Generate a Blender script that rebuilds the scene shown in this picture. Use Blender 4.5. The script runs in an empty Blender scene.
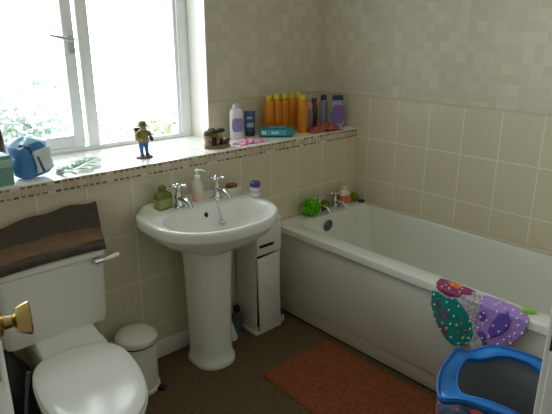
import bpy, bmesh, math, random
from mathutils import Vector, Matrix
random.seed(7)
PI = math.pi
SC = bpy.context.scene
COL = SC.collection

# ------------------------------------------------------------------ materials
def lin(h):
    h = h.lstrip('#')
    out = []
    for i in (0, 2, 4):
        c = int(h[i:i+2], 16) / 255
        out.append(c/12.92 if c <= .04045 else ((c+.055)/1.055)**2.4)
    return (*out, 1)

class NT:
    def __init__(self, name):
        self.m = bpy.data.materials.new(name); self.m.use_nodes = True
        self.t = self.m.node_tree; self.t.nodes.clear()
        self.out = self.n('ShaderNodeOutputMaterial')
    def n(self, ty, **kw):
        nd = self.t.nodes.new(ty)
        for k, v in kw.items(): setattr(nd, k, v)
        return nd
    def l(self, a, b): self.t.links.new(a, b)
    def math(self, op, a, b=None, c=None):
        nd = self.n('ShaderNodeMath', operation=op)
        for i, v in enumerate((a, b, c)):
            if v is None: continue
            if isinstance(v, (int, float)): nd.inputs[i].default_value = v
            else: self.l(v, nd.inputs[i])
        return nd.outputs[0]
    def mix(self, f, a, b):
        nd = self.n('ShaderNodeMix', data_type='RGBA')
        for s, v in ((0, f), (6, a), (7, b)):
            if isinstance(v, (int, float, tuple)): nd.inputs[s].default_value = v
            else: self.l(v, nd.inputs[s])
        return nd.outputs[2]
    def noise(self, vec, scale, detail=3, rough=.55):
        nd = self.n('ShaderNodeTexNoise'); nd.inputs['Scale'].default_value = scale
        nd.inputs['Detail'].default_value = detail; nd.inputs['Roughness'].default_value = rough
        if vec is not None: self.l(vec, nd.inputs['Vector'])
        return nd.outputs['Fac']
    def pos(self):
        g = self.n('ShaderNodeNewGeometry')
        s = self.n('ShaderNodeSeparateXYZ'); self.l(g.outputs['Position'], s.inputs[0])
        return g.outputs['Position'], s.outputs[0], s.outputs[1], s.outputs[2]
    def comb(self, x, y, z):
        nd = self.n('ShaderNodeCombineXYZ')
        for i, v in enumerate((x, y, z)):
            if isinstance(v, (int, float)): nd.inputs[i].default_value = v
            else: self.l(v, nd.inputs[i])
        return nd.outputs[0]
    def bsdf(self, col, rough=.5, metal=0, bump=None, bstr=.2, bdist=.002, **kw):
        b = self.n('ShaderNodeBsdfPrincipled')
        for s, v in (('Base Color', col), ('Roughness', rough), ('Metallic', metal)):
            if isinstance(v, (int, float, tuple)): b.inputs[s].default_value = v
            else: self.l(v, b.inputs[s])
        for k, v in kw.items(): b.inputs[k.replace('_', ' ')].default_value = v
        if bump is not None:
            bn = self.n('ShaderNodeBump'); bn.inputs['Strength'].default_value = bstr
            bn.inputs['Distance'].default_value = bdist
            self.l(bump, bn.inputs['Height']); self.l(bn.outputs[0], b.inputs['Normal'])
        self.l(b.outputs[0], self.out.inputs['Surface'])
        return self.m

def plain(name, hexc, rough=.5, metal=0, var=.08, scale=30, bump=0, **kw):
    k = NT(name); c = lin(hexc)
    tc = k.n('ShaderNodeTexCoord').outputs['Object']
    f = k.noise(tc, scale)
    d = tuple(max(0, x*(1-var)) for x in c[:3]) + (1,)
    u = tuple(min(1, x*(1+var)) for x in c[:3]) + (1,)
    return k.bsdf(k.mix(f, d, u), rough, metal, f if bump else None, bump, .004, **kw)

M = {}
M['ceramic'] = plain('white_ceramic', '#e6e7e3', .12, var=.02, scale=6)
M['acrylic'] = plain('white_acrylic', '#dcddd6', .18, var=.02, scale=6)
M['panel'] = plain('bath_panel_white', '#d9d8cf', .3, var=.03, scale=4)
M['seat'] = plain('white_plastic_seat', '#e9eae8', .16, var=.02, scale=6)
M['painted'] = plain('white_paint', '#e4e2da', .35, var=.03, scale=8)
M['upvc'] = plain('white_window_frame', '#f0f3f5', .3, var=.02, scale=8)
M['chrome'] = plain('chrome', '#d4d8da', .12, 1, var=.03)
M['brass'] = plain('polished_brass', '#bfa468', .24, 1, var=.06)
M['dark_metal'] = plain('dark_metal', '#3a3733', .35, .8, var=.1)
M['black'] = plain('black_plastic', '#1a1a1b', .4, var=.1)
M['shade_black'] = plain('painted_opening_shade', '#0c0b0a', .8, var=.1)  # near-black colour painting the shade inside gaps and openings
M['grey_plastic'] = plain('grey_plastic', '#6f7274', .4)
M['ceil'] = plain('ceiling_white', '#e8e6df', .8, var=.02)
M['plaster'] = plain('cream_plaster', '#cfcabb', .8, var=.03)
M['towel_dark'] = plain('dark_brown_towelling', '#473d35', .95, var=.6, scale=50, bump=.8)
M['towel_brown'] = plain('brown_towelling', '#685038', .95, var=.45, scale=50, bump=.8)

def carpet(name, c1, c2, c3, scale):
    k = NT(name); p, x, y, z = k.pos()
    a = k.noise(p, scale, 5, .75); b = k.noise(p, 7, 3)
    r_ = k.n('ShaderNodeMapRange'); r_.inputs[1].default_value = .32; r_.inputs[2].default_value = .68; k.l(a, r_.inputs[0]); a = r_.outputs[0]
    col = k.mix(a, lin(c1), lin(c2)); col = k.mix(k.math('MULTIPLY', b, .45), col, lin(c3))
    return k.bsdf(col, .95, 0, a, .9, .006)
M['carpet'] = carpet('brown_carpet', '#55452d', '#8a7552', '#625036', 75)
M['rug'] = carpet('orange_pile', '#7d3d1f', '#b66d40', '#924c27', 55)

def tiles(name, axis, off, w=.202, h=.249, zoff=.928, floor=False):
    k = NT(name); p, x, y, z = k.pos()
    u = x if axis == 'x' else y
    v = y if floor else z
    def edge(c, o, s):
        t = k.math('DIVIDE', k.math('SUBTRACT', c, o), s)
        fr = k.math('FRACT', t)
        d = k.math('MINIMUM', fr, k.math('SUBTRACT', 1.0, fr))
        return k.math('MULTIPLY', d, s), k.math('FLOOR', t)
    du, iu = edge(u, off, w); dv, iv = edge(v, zoff, h)
    d = k.math('MINIMUM', du, dv)
    g = k.math('LESS_THAN', d, .0028)
    wn = k.n('ShaderNodeTexWhiteNoise'); k.l(k.comb(iu, iv, 3.3), wn.inputs['Vector'])
    streak = k.noise(k.comb(k.math('MULTIPLY', u, 60), k.math('MULTIPLY', v, 5), 0), 1, 4, .6)
    cloud = k.noise(p, 5, 3)
    col = k.mix(streak, lin('#c9c0a6'), lin('#d8d0b9'))
    col = k.mix(k.math('MULTIPLY', cloud, .5), col, lin('#cfc7ae'))
    col = k.mix(k.math('MULTIPLY', wn.outputs['Value'], .12), col, lin('#bab096'))
    col = k.mix(g, col, lin('#e6decc'))
    hgt = k.math('MINIMUM', d, .004)
    hgt = k.math('ADD', k.math('MULTIPLY', hgt, 250), k.math('MULTIPLY', streak, .35))
    rough = k.math('ADD', .3, k.math('MULTIPLY', g, .5))
    return k.bsdf(col, rough, 0, hgt, .25, .002)
M['tile_back'] = tiles('cream_wall_tile_back', 'x', -1.513)
M['tile_right'] = tiles('cream_wall_tile_right', 'y', -.094)
M['tile_ledge'] = None

def ledge_tile():
    k = NT('white_ledge_tile'); p, x, y, z = k.pos()
    t = k.math('FRACT', k.math('DIVIDE', k.math('ADD', x, 1.6), .25))
    g = k.math('LESS_THAN', k.math('MINIMUM', t, k.math('SUBTRACT', 1.0, t)), .008)
    c = k.mix(k.noise(p, 9), lin('#f0eee6'), lin('#f6f4ee'))
    c = k.mix(g, c, lin('#bfb8a6'))
    return k.bsdf(c, .25)
M['tile_ledge'] = ledge_tile()

def wallpaper():
    k = NT('mosaic_wallpaper'); p, x, y, z = k.pos()
    s = .048
    u = k.math('ADD', x, y)
    fu = k.math('DIVIDE', u, s); fz = k.math('DIVIDE', z, s)
    wn = k.n('ShaderNodeTexWhiteNoise'); k.l(k.comb(k.math('FLOOR', fu), k.math('FLOOR', fz), 1.7), wn.inputs['Vector'])
    rmp = k.n('ShaderNodeValToRGB'); rmp.color_ramp.interpolation = 'CONSTANT'
    e = rmp.color_ramp.elements
    e[0].position = 0; e[0].color = lin('#c9c2ad'); e[1].position = .28; e[1].color = lin('#cec8b5')
    for pz, c in ((.5, '#c5bda6'), (.7, '#d2cdbe'), (.86, '#c6c0ad')):
        q = e.new(pz); q.color = lin(c)
    k.l(wn.outputs['Value'], rmp.inputs[0])
    def ed(f):
        fr = k.math('FRACT', f); return k.math('MINIMUM', fr, k.math('SUBTRACT', 1.0, fr))
    g = k.math('LESS_THAN', k.math('MINIMUM', ed(fu), ed(fz)), .03)
    c = k.mix(k.math('MULTIPLY', k.noise(p, 16, 4), .55), rmp.outputs[0], lin('#cbc4b0'))
    c = k.mix(k.math('MULTIPLY', g, .35), c, lin('#d6d2c6'))
    return k.bsdf(c, .6)
M['paper'] = wallpaper()

def mosaic():
    k = NT('mosaic_border'); p, x, y, z = k.pos()
    def row(lo, hi):
        return k.math('MULTIPLY', k.math('GREATER_THAN', z, lo), k.math('LESS_THAN', z, hi))
    top = row(.9645, .9738); bot = row(.9300, .9390)
    cell = k.math('DIVIDE', k.math('ADD', x, k.math('MULTIPLY', k.noise(k.comb(k.math('MULTIPLY', x, 1), 0, 0), 22, 1), .02)), .027)
    wn = k.n('ShaderNodeTexWhiteNoise'); wn.noise_dimensions = '1D'; k.l(k.math('FLOOR', cell), wn.inputs['W'])
    gap = k.math('GREATER_THAN', k.math('FRACT', cell), .26)
    sel = k.n('ShaderNodeTexWhiteNoise'); sel.noise_dimensions = '2D'; k.l(k.comb(k.math('FLOOR', cell), top, 0), sel.inputs['Vector'])
    dash = k.math('MULTIPLY', k.math('MULTIPLY', k.math('ADD', top, bot), gap), k.math('GREATER_THAN', sel.outputs['Value'], .14))
    dcol = k.mix(wn.outputs['Value'], lin('#5a4636'), lin('#a5937d'))
    midcell = k.math('DIVIDE', x, .033)
    wm = k.n('ShaderNodeTexWhiteNoise'); wm.noise_dimensions = '1D'; k.l(k.math('FLOOR', midcell), wm.inputs['W'])
    mg = k.math('LESS_THAN', k.math('FRACT', midcell), .08)
    mcol = k.mix(wm.outputs['Value'], lin('#bcae94'), lin('#d2c7b2'))
    mcol = k.mix(k.math('MULTIPLY', mg, .6), mcol, lin('#dcd5c4'))
    mid = row(.939, .964)
    c = k.mix(mid, lin('#d6cfbe'), mcol)
    c = k.mix(dash, c, dcol)
    return k.bsdf(c, .4)
M['mosaic'] = mosaic()

def glass(name='clear_glass'):
    k = NT(name)
    t = k.n('ShaderNodeBsdfTransparent'); t.inputs[0].default_value = (.95, .97, .96, 1)
    g = k.n('ShaderNodeBsdfGlossy'); g.inputs['Roughness'].default_value = .02
    f = k.n('ShaderNodeFresnel'); f.inputs[0].default_value = 1.45
    m = k.n('ShaderNodeMixShader'); k.l(k.math('MULTIPLY', f.outputs[0], .7), m.inputs[0])
    k.l(t.outputs[0], m.inputs[1]); k.l(g.outputs[0], m.inputs[2]); k.l(m.outputs[0], k.out.inputs[0])
    return k.m
M['glass'] = glass()

def leafmat(name, c1, c2):
    k = NT(name)
    oi = k.n('ShaderNodeNewGeometry').outputs['Random Per Island']
    b = k.n('ShaderNodeBsdfPrincipled'); b.inputs['Roughness'].default_value = .6
    col = k.mix(oi, lin(c1), lin(c2)); k.l(col, b.inputs['Base Color'])
    tr = k.n('ShaderNodeBsdfTranslucent'); k.l(col, tr.inputs[0])
    m = k.n('ShaderNodeMixShader'); m.inputs[0].default_value = .45
    k.l(b.outputs[0], m.inputs[1]); k.l(tr.outputs[0], m.inputs[2]); k.l(m.outputs[0], k.out.inputs[0])
    return k.m
M['leaf'] = leafmat('pale_green_leaf', '#6d7a70', '#a9b5ab')
M['leaf_yellow'] = leafmat('yellow_green_leaf', '#868d78', '#b2b79f')
M['bark'] = plain('grey_bark', '#9a9082', .9, var=.2)

# ------------------------------------------------------------------ object helpers
def mesh_obj(name, bm, mats, parent=None, smooth=35, loc=None):
    bmesh.ops.recalc_face_normals(bm, faces=bm.faces[:])
    me = bpy.data.meshes.new(name)
    base = Vector((0, 0, 0))
    if parent is not None:
        p = parent
        while p is not None: base += p.location; p = p.parent
    elif loc is not None: base = Vector(loc)
    bmesh.ops.translate(bm, verts=bm.verts[:], vec=-base)
    bm.to_mesh(me); bm.free()
    for m in (mats if isinstance(mats, (list, tuple)) else [mats]): me.materials.append(m)
    if smooth:
        for pl in me.polygons: pl.use_smooth = True
        me.set_sharp_from_angle(angle=math.radians(smooth))
    o = bpy.data.objects.new(name, me); COL.objects.link(o)
    if parent is not None: o.parent = parent
    elif loc is not None: o.location = loc
    return o
obj = mesh_obj

def tag(o, label=None, cat=None, group=None, kind=None):
    if label: o['label'] = label
    if cat: o['category'] = cat
    if group: o['group'] = group
    if kind: o['kind'] = kind
    return o

def thing(name, label, cat, loc=(0, 0, 0), group=None):
    o = bpy.data.objects.new(name, None); o.empty_display_size = .05
    COL.objects.link(o); o.location = loc
    return tag(o, label, cat, group)

def struct(name, bm, mats, parent=None, smooth=35):
    o = mesh_obj(name, bm, mats, parent, smooth)
    if parent is None: o['kind'] = 'structure'
    return o

def dup(root, loc, label, group=None):
    r = root.copy(); COL.objects.link(r); r.location = loc; r['label'] = label
    if group: r['group'] = group
    for ch in list(root.children):
        c = ch.copy(); COL.objects.link(c); c.parent = r
        for g in list(ch.children):
            d = g.copy(); COL.objects.link(d); d.parent = c
    return r

def NB(): return bmesh.new()

def merge(bm, tmp, mat=None, mi=0):
    if mat is not None: bmesh.ops.transform(tmp, matrix=mat, verts=tmp.verts[:])
    vm = {}
    for v in tmp.verts: vm[v] = bm.verts.new(v.co)
    for f in tmp.faces:
        try:
            nf = bm.faces.new([vm[v] for v in f.verts]); nf.material_index = mi if mi else f.material_index
        except ValueError: pass
    tmp.free()
    return bm

def box(bm, lo, hi, bev=0, mi=0, mat=None, seg=2):
    t = bmesh.new()
    bmesh.ops.create_cube(t, size=1)
    c = [(a+b)/2 for a, b in zip(lo, hi)]; s = [b-a for a, b in zip(lo, hi)]
    bmesh.ops.scale(t, vec=s, verts=t.verts[:]); bmesh.ops.translate(t, vec=c, verts=t.verts[:])
    if bev: bmesh.ops.bevel(t, geom=t.edges[:], offset=bev, segments=seg, profile=.5, affect='EDGES')
    return merge(bm, t, mat, mi)

def loft(bm, rings, cap0=True, cap1=True, close=True, mi=0, mat=None, mis=None):
    t = bmesh.new()
    rv = [[t.verts.new(p) for p in r] for r in rings]
    n = len(rings[0])
    for i in range(len(rv)-1):
        for j in range(n if close else n-1):
            k = (j+1) % n
            try:
                f = t.faces.new([rv[i][j], rv[i][k], rv[i+1][k], rv[i+1][j]])
                f.material_index = mis[i] if mis else mi
            except ValueError: pass
    if cap0 and close: t.faces.new(rv[0][::-1]).material_index = mis[0] if mis else mi
    if cap1 and close: t.faces.new(rv[-1]).material_index = mis[-1] if mis else mi
    return merge(bm, t, mat)

def lathe(bm, prof, c=(0, 0, 0), axis=None, seg=24, mi=0, sx=1, sy=1, mis=None):
    """prof: list of (radius, height)"""
    rings = []
    for r, h in prof:
        rings.append([(max(r, 1e-5)*math.cos(2*PI*i/seg)*sx, max(r, 1e-5)*math.sin(2*PI*i/seg)*sy, h) for i in range(seg)])
    m = Matrix.Translation(c)
    if axis is not None: m = m @ Vector(axis).normalized().to_track_quat('Z', 'Y').to_matrix().to_4x4()
    return loft(bm, rings, mi=mi, mat=m, mis=mis)

def tube(bm, pts, rad, seg=10, mi=0, flat=1):
    pts = [Vector(p) for p in pts]; n = len(pts)
    rads = rad if isinstance(rad, (list, tuple)) else [rad]*n
    rings = []; up = None
    for i in range(n):
        d = (pts[min(i+1, n-1)] - pts[max(i-1, 0)]).normalized()
        if up is None:
            up = Vector((0, 0, 1)) if abs(d.z) < .9 else Vector((1, 0, 0))
        s = d.cross(up).normalized(); up = s.cross(d).normalized()
        rings.append([pts[i] + s*rads[i]*math.cos(2*PI*j/seg) + up*rads[i]*flat*math.sin(2*PI*j/seg) for j in range(seg)])
    return loft(bm, rings, mi=mi)

def arc(p0, p1, p2, n=8):
    p0, p1, p2 = map(Vector, (p0, p1, p2))
    return [(1-t)**2*p0 + 2*t*(1-t)*p1 + t*t*p2 for t in [i/n for i in range(n+1)]]

def sup(cx, cy, a, bb, bf, nb, nf, z, N=64, zf=None):
    """super-ellipse ring; bb half-depth to the back (+y), bf to the front"""
    r = []
    for i in range(N):
        t = 2*PI*i/N; c, s = math.cos(t), math.sin(t)
        n = nb if s >= 0 else nf; b = bb if s >= 0 else bf
        x = a*math.copysign(abs(c)**(2/n), c); y = b*math.copysign(abs(s)**(2/n), s)
        r.append((cx+x, cy+y, z if zf is None else zf(cx+x, cy+y)))
    return r

def ico(bm, c, r, sub=2, sc=(1, 1, 1), mi=0, jit=0):
    t = bmesh.new(); bmesh.ops.create_icosphere(t, subdivisions=sub, radius=r)
    for v in t.verts:
        if jit: v.co *= 1+random.uniform(-jit, jit)
        v.co = Vector((v.co.x*sc[0]+c[0], v.co.y*sc[1]+c[1], v.co.z*sc[2]+c[2]))
    return merge(bm, t, None, mi)

def rrect(x0, x1, y0, y1, r, z, k=8):
    p = []
    for cx, cy, a0 in ((x1-r, y1-r, 0), (x0+r, y1-r, PI/2), (x0+r, y0+r, PI), (x1-r, y0+r, 1.5*PI)):
        for i in range(k+1):
            a = a0 + PI/2*i/k; p.append((cx+r*math.cos(a), cy+r*math.sin(a), z))
    return p

# ------------------------------------------------------------------ camera
F = 536.1; yaw, pit = math.radians(-41.917), math.radians(-17.933)
fw = Vector((-math.sin(yaw)*math.cos(pit), math.cos(yaw)*math.cos(pit), math.sin(pit)))
rt = Vector((math.cos(yaw), math.sin(yaw), 0)); up = rt.cross(fw)
cam = bpy.data.cameras.new('camera'); cam.sensor_width = 36; cam.lens = F*36/552; cam.clip_start = .02
co = bpy.data.objects.new('camera', cam); COL.objects.link(co)
mw = Matrix((rt, up, -fw)).transposed().to_4x4(); mw.translation = (-2.5556, -2.1056, 1.5288)
co.matrix_world = mw
SC.camera = co

# ------------------------------------------------------------------ room shell
XL, YF, H = -2.66, -1.84, 2.4
ZL, ZG, ZT, YU, YW, XJ = .978, .928, 1.176, .30, .46, -.885
XW0 = -2.52      # left end of the window opening
ZH = 2.20        # head of the window opening

b = NB(); box(b, (-3.7, -3.3, -.1), (.2, .56, 0)); struct('floor', b, M['carpet'])
b = NB(); box(b, (-3.7, -3.3, H), (.2, .56, H+.1)); struct('ceiling', b, M['ceil'])
# back wall: tiled half wall with a deep ledge, wallpapered upper wall with the window opening
b = NB()
box(b, (XL, 0, 0), (0, .56, ZG), mi=0)
box(b, (XL, .004, ZG), (0, .56, ZL-.012), mi=0)
def upper(x0, x1, z0, z1): 
    if z0 < ZT < z1:
        box(b, (x0, YU, z0), (x1, .56, ZT), mi=0); box(b, (x0, YU, ZT), (x1, .56, z1), mi=1)
    else: box(b, (x0, YU, z0), (x1, .56, z1), mi=1)
upper(XJ, 0, ZL-.012, H); upper(XL, XW0, ZL-.012, H); upper(XW0, XJ, ZH, H)
struct('wall_back', b, [M['tile_back'], M['paper']], smooth=0)
b = NB(); box(b, (XL, -.004, ZL-.013), (-.001, YU, ZL)); box(b, (XW0+.001, YU, ZL-.013), (XJ-.001, .5, ZL)); struct('trim_1', b, M['tile_ledge'], smooth=0)
b = NB(); box(b, (XL, -.005, ZG), (-.001, 0.003, ZL-.001)); struct('trim_2', b, M['mosaic'], smooth=0)
# window reveal lining
b = NB(); box(b, (XJ-.006, YU-.004, ZL), (XJ+.001, .50, ZH)); box(b, (XW0-.001, YU-.004, ZL), (XW0+.006, .50, ZH)); box(b, (XW0+.006, YU-.004, ZH-.006), (XJ-.006, .5, ZH+.001))
struct('trim_3', b, M['painted'], smooth=0)
b = NB(); box(b, (-.885, YU-.004, ZT-.004), (-.001, YU, ZT+.006)); box(b, (-.004, YF, ZT-.004), (0, YU-.004, ZT+.006)); struct('trim_4', b, plain('beige_tile_edge', '#c3bba6', .5), smooth=0)
# right wall
b = NB(); box(b, (0, YF-.1, 0), (.12, .56, ZT), mi=0); box(b, (0, YF-.1, ZT), (.12, .56, H), mi=1)
struct('wall_right', b, [M['tile_right'], M['paper']], smooth=0)
b = NB(); box(b, (XL-.1, YF, 0), (XL, .56, H)); struct('wall_left', b, M['paper'], smooth=0)
# front wall with the doorway the camera looks through
DX0, DX1 = -2.53, -1.709
b = NB()
box(b, (XL-.1, YF-.1, 0), (DX0-.03, YF, H)); box(b, (DX1+.03, YF-.1, 0), (0, YF, H)); box(b, (DX0-.03, YF-.1, 2.03), (DX1+.03, YF, H))
struct('wall_front', b, M['plaster'], smooth=0)
b = NB()
box(b, (DX1, YF-.102, 0), (DX1+.03, YF+.002, 2.0), .003)
box(b, (DX0-.03, YF-.102, 0), (DX0, YF+.002, 2.0), .003)
box(b, (DX0-.03, YF-.102, 2.0), (DX1+.03, YF+.002, 2.03), .003)
for y0, y1 in ((YF+.001, YF+.016), (YF-.116, YF-.101)):
    box(b, (DX1+.008, y0, 0), (DX1+.07, y1, 2.07), .004); box(b, (DX0-.07, y0, 0), (DX0-.012, y1, 2.07), .004)
    box(b, (DX0-.012, y0, 2.008), (DX1+.008, y1, 2.07), .004)
frame = struct('trim_5', b, M['painted'])
b = NB(); box(b, (DX1-.0035, YF-.085, 1.034), (DX1+.002, YF+.004, 1.070), .001); obj('strike_plate', b, plain('bronzed_metal', '#5b4d3f', .4, .5), frame)
# hall beyond the doorway
b = NB(); box(b, (-3.7, -3.4, 0), (.2, -3.3, H)); struct('wall_hall_rear', b, M['plaster'], smooth=0)
b = NB(); box(b, (-3.8, -3.4, 0), (-3.7, YF, H)); box(b, (-3.7, YF-.1, 0), (XL-.1, YF, H)); struct('wall_hall_left', b, M['plaster'], smooth=0)
b = NB(); box(b, (-.0, -3.4, 0), (.12, YF-.1, H)); struct('wall_hall_right', b, M['plaster'], smooth=0)
# skirting on the back wall
b = NB(); box(b, (XL, -.014, 0), (-.72, 0, .09), .004); struct('baseboard_back', b, M['painted'])

# ------------------------------------------------------------------ window
b = NB()
x0, x1, z0, z1 = XW0+.006, XJ-.006, ZL, ZH-.006
y0, y1 = YW, .50
box(b, (x1-.062, y0, z0), (x1, y1, z1), .004); box(b, (x0, y0, z0), (x0+.05, y1, z1), .004)
box(b, (x0+.05, y0, z0), (x1-.062, y1, z0+.022), .004); box(b, (x0+.05, y0, z1-.05), (x1-.062, y1, z1), .004)
box(b, (-1.494, y0-.004, z0+.022), (-1.436, y1, z1-.05), .004)
box(b, (x1-.078, y0+.012, z0+.022), (x1-.062, y1, z1-.05), .003)
win = struct('window_1', b, M['upvc'])
b = NB(); box(b, (-1.437, .478, z0+.02), (x1-.06, .484, z1-.048)); obj('window_pane', b, M['glass'], win, smooth=0)
# left casement, a sliver ajar outwards (hinged on its left)
b = NB(); sx0, sx1, sz0, sz1 = x0+.046, -1.508, z0+.024, z1-.052
box(b, (sx1-.054, .462, sz0), (sx1, .496, sz1), .004); box(b, (sx0, .462, sz0), (sx0+.054, .496, sz1), .004)
box(b, (sx0+.054, .462, sz0), (sx1-.054, .496, sz0+.058), .004); box(b, (sx0+.054, .462, sz1-.054), (sx1-.054, .496, sz1), .004)
sash = obj('window_sash', b, M['upvc'], win)
b = NB(); box(b, (sx0+.05, .477, sz0+.054), (sx1-.05, .483, sz1-.05)); obj('sash_pane', b, M['glass'], sash, smooth=0)
b = NB(); hx = -1.528
box(b, (hx-.012, .452, 1.44), (hx+.012, .463, 1.52), .004)
tube(b, [(hx, .455, 1.50), (hx, .432, 1.502)], .008)
tube(b, [(hx+.006, .432, 1.500), (hx-.03, .430, 1.506), (hx-.105, .432, 1.522)], [.009, .008, .0055])
obj('window_handle', b, plain('pale_grey_metal', '#b9bdc2', .35, .5), sash)

# ------------------------------------------------------------------ garden
def shrub(name, label, c, size, n, mat):
    t = thing(name, label, 'shrub', (c[0], c[1], -.6))
    b = NB()
    for i in range(7):
        a = random.uniform(0, 2*PI); r = random.uniform(.1, .7)
        e = Vector((c[0]+size[0]*r*math.cos(a), c[1]+size[1]*r*math.sin(a), c[2]+size[2]*random.uniform(-.2, .5)))
        s = Vector((c[0]+.05*math.cos(a), c[1]+.05*math.sin(a), -.6))
        tube(b, arc(s, (s+e)/2+Vector((0, 0, .25)), e, 5), [.03, .027, .023, .019, .014, .008], 6)
    obj('branches', b, M['bark'], t)
    b = NB()
    lumps = [(random.uniform(-.7, .7), random.uniform(-.6, .6), random.uniform(-.8, .55), random.uniform(.3, .6)) for _ in range(16)]
    for i in range(n):
        lx, ly, lz, lr = random.choice(lumps)
        d = Vector((random.gauss(0, 1), random.gauss(0, 1), random.gauss(0, 1))).normalized()*lr*random.uniform(.6, 1)
        p = Vector((c[0]+size[0]*(lx+d.x), c[1]+size[1]*(ly+d.y), c[2]+size[2]*(lz+d.z)))
        u = Vector((random.gauss(0, 1), random.gauss(0, 1), random.gauss(0, .6))).normalized()
        v = u.cross(Vector((random.gauss(0, 1), random.gauss(0, 1), random.gauss(0, 1)))).normalized()
        L = random.uniform(.05, .1); w = L*.3; k = u.cross(v)*L*.08
        b.faces.new([b.verts.new(q) for q in (p-u*L*.5, p+v*w-k, p+u*L*.5, p-v*w-k)])
    obj('foliage', b, mat, t, smooth=0)
shrub('garden_shrub', 'pale green leafy garden shrub seen through the left window pane', (-1.0, 2.7, .40), (.85, .5, 1.05), 6500, M['leaf'])
shrub('garden_shrub', 'low yellow green bush outside behind the right window pane', (1.0, 4.3, .12), (.95, .5, .72), 4500, M['leaf_yellow'])

# ------------------------------------------------------------------ door
Hd = Vector((-2.528, YF, 0)); dd = Vector((.2340, .9722, 0)); nn = Vector((.9722, -.2340, 0))
dm = Matrix(((dd.x, nn.x, 0, Hd.x), (dd.y, nn.y, 0, Hd.y), (0, 0, 1, 0), (0, 0, 0, 1)))
b = NB(); box(b, (.002, -.04, .008), (.76, 0, 1.985), .003, mat=dm)
for z0, z1 in ((.15, .85), (1.1, 1.85)):
    for x0, x1 in ((.1, .34), (.42, .66)):
        for a in (0, -.0405):
            box(b, (x0, a-.0035, z0), (x1, a+.0045, z1), .003, mat=dm)
door = struct('door_1', b, M['painted'])
knob_prof = [(.0, 0), (.027, 0), (.027, .004), (.022, .008), (.012, .011), (.0105, .024), (.0145, .027), (.021, .031), (.0255, .039), (.0275, .045), (.0295, .050), (.030, .053), (.027, .055), (.016, .056), (0, .056)]
kp = Hd + dd*.685 + Vector((0, 0, 1.05))
b = NB(); lathe(b, knob_prof, kp, nn, 12); obj('door_knob', b, M['brass'], door, smooth=25)
b = NB(); lathe(b, knob_prof, kp-nn*.04, -nn, 12); obj('door_knob', b, M['brass'], door, smooth=25)
for z in (.25, 1.75):
    b = NB(); tube(b, [Hd+nn*.006+Vector((0, 0, z-.045)), Hd+nn*.006+Vector((0, 0, z+.045))], .006); obj('hinge', b, M['brass'], door)

# ------------------------------------------------------------------ bath
t = thing('bathtub', 'long white bathtub with side panel built in along the tiled wall', 'bathtub', (-.35, -.9, 0))
BX0, BX1, BY0, BY1, ZR = -.706, -.003, YF+.004, -.003, .531
b = NB()
out = lambda d, z, r: rrect(BX0+d, BX1-d, BY0+d, BY1-d, r, z)
inn = lambda xa, xb, ya, yb, r, z: rrect(xa, xb, ya, yb, r, z)
loft(b, [out(.010, .494, .006), out(0, .496, .006), out(0, ZR-.007, .006), out(.002, ZR-.002, .006), out(.007, ZR, .006), out(.03, ZR, .006),
         inn(-.618, -.030, BY0+.12, -.112, .055, ZR), inn(-.613, -.034, BY0+.125, -.117, .053, ZR-.002), inn(-.609, -.038, BY0+.13, -.121, .052, ZR-.010),
         inn(-.600, -.050, BY0+.17, -.130, .055, .42), inn(-.585, -.066, BY0+.24, -.146, .07, .26), inn(-.555, -.095, BY0+.30, -.176, .08, .17), inn(-.50, -.15, BY0+.36, -.24, .08, .135)], cap0=False)
tub = obj('tub', b, M['acrylic'], t, smooth=32)
b = NB(); lathe(b, [(0, 0), (.034, 0), (.036, .004), (.028, .010), (.0, .013)], (-.375, -.1275, .468), (0, -1, -.12), 24); obj('overflow', b, plain('dull_grey_metal', '#5c5f60', .4, .6), tub)
b = NB(); box(b, (-.688, BY0+.005, .098), (-.668, BY1-.005, .494), .003)
pn = obj('side_panel', b, M['panel'], t)
b = NB(); box(b, (-.680, BY0+.005, .012), (-.660, BY1-.005, .094), .002); obj('plinth', b, plain('cream_plinth', '#c9c2b0', .4), t)
b = NB(); box(b, (-.672, BY0+.01, 0), (-.65, BY1-.01, .014)); box(b, (-.672, BY0+.01, .09), (-.665, BY1-.01, .1)); obj('plinth_gap_shade', b, M['shade_black'], t, smooth=0)  # black strips paint the shadow lines below and above the plinth
b = NB(); box(b, (-.706, -.0045, .531), (-.002, -.0005, .54)); box(b, (-.012, BY0, .531), (-.0005, -.004, .54)); obj('sealant', b, plain('cream_sealant', '#cbc3ae', .6), t)

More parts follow.
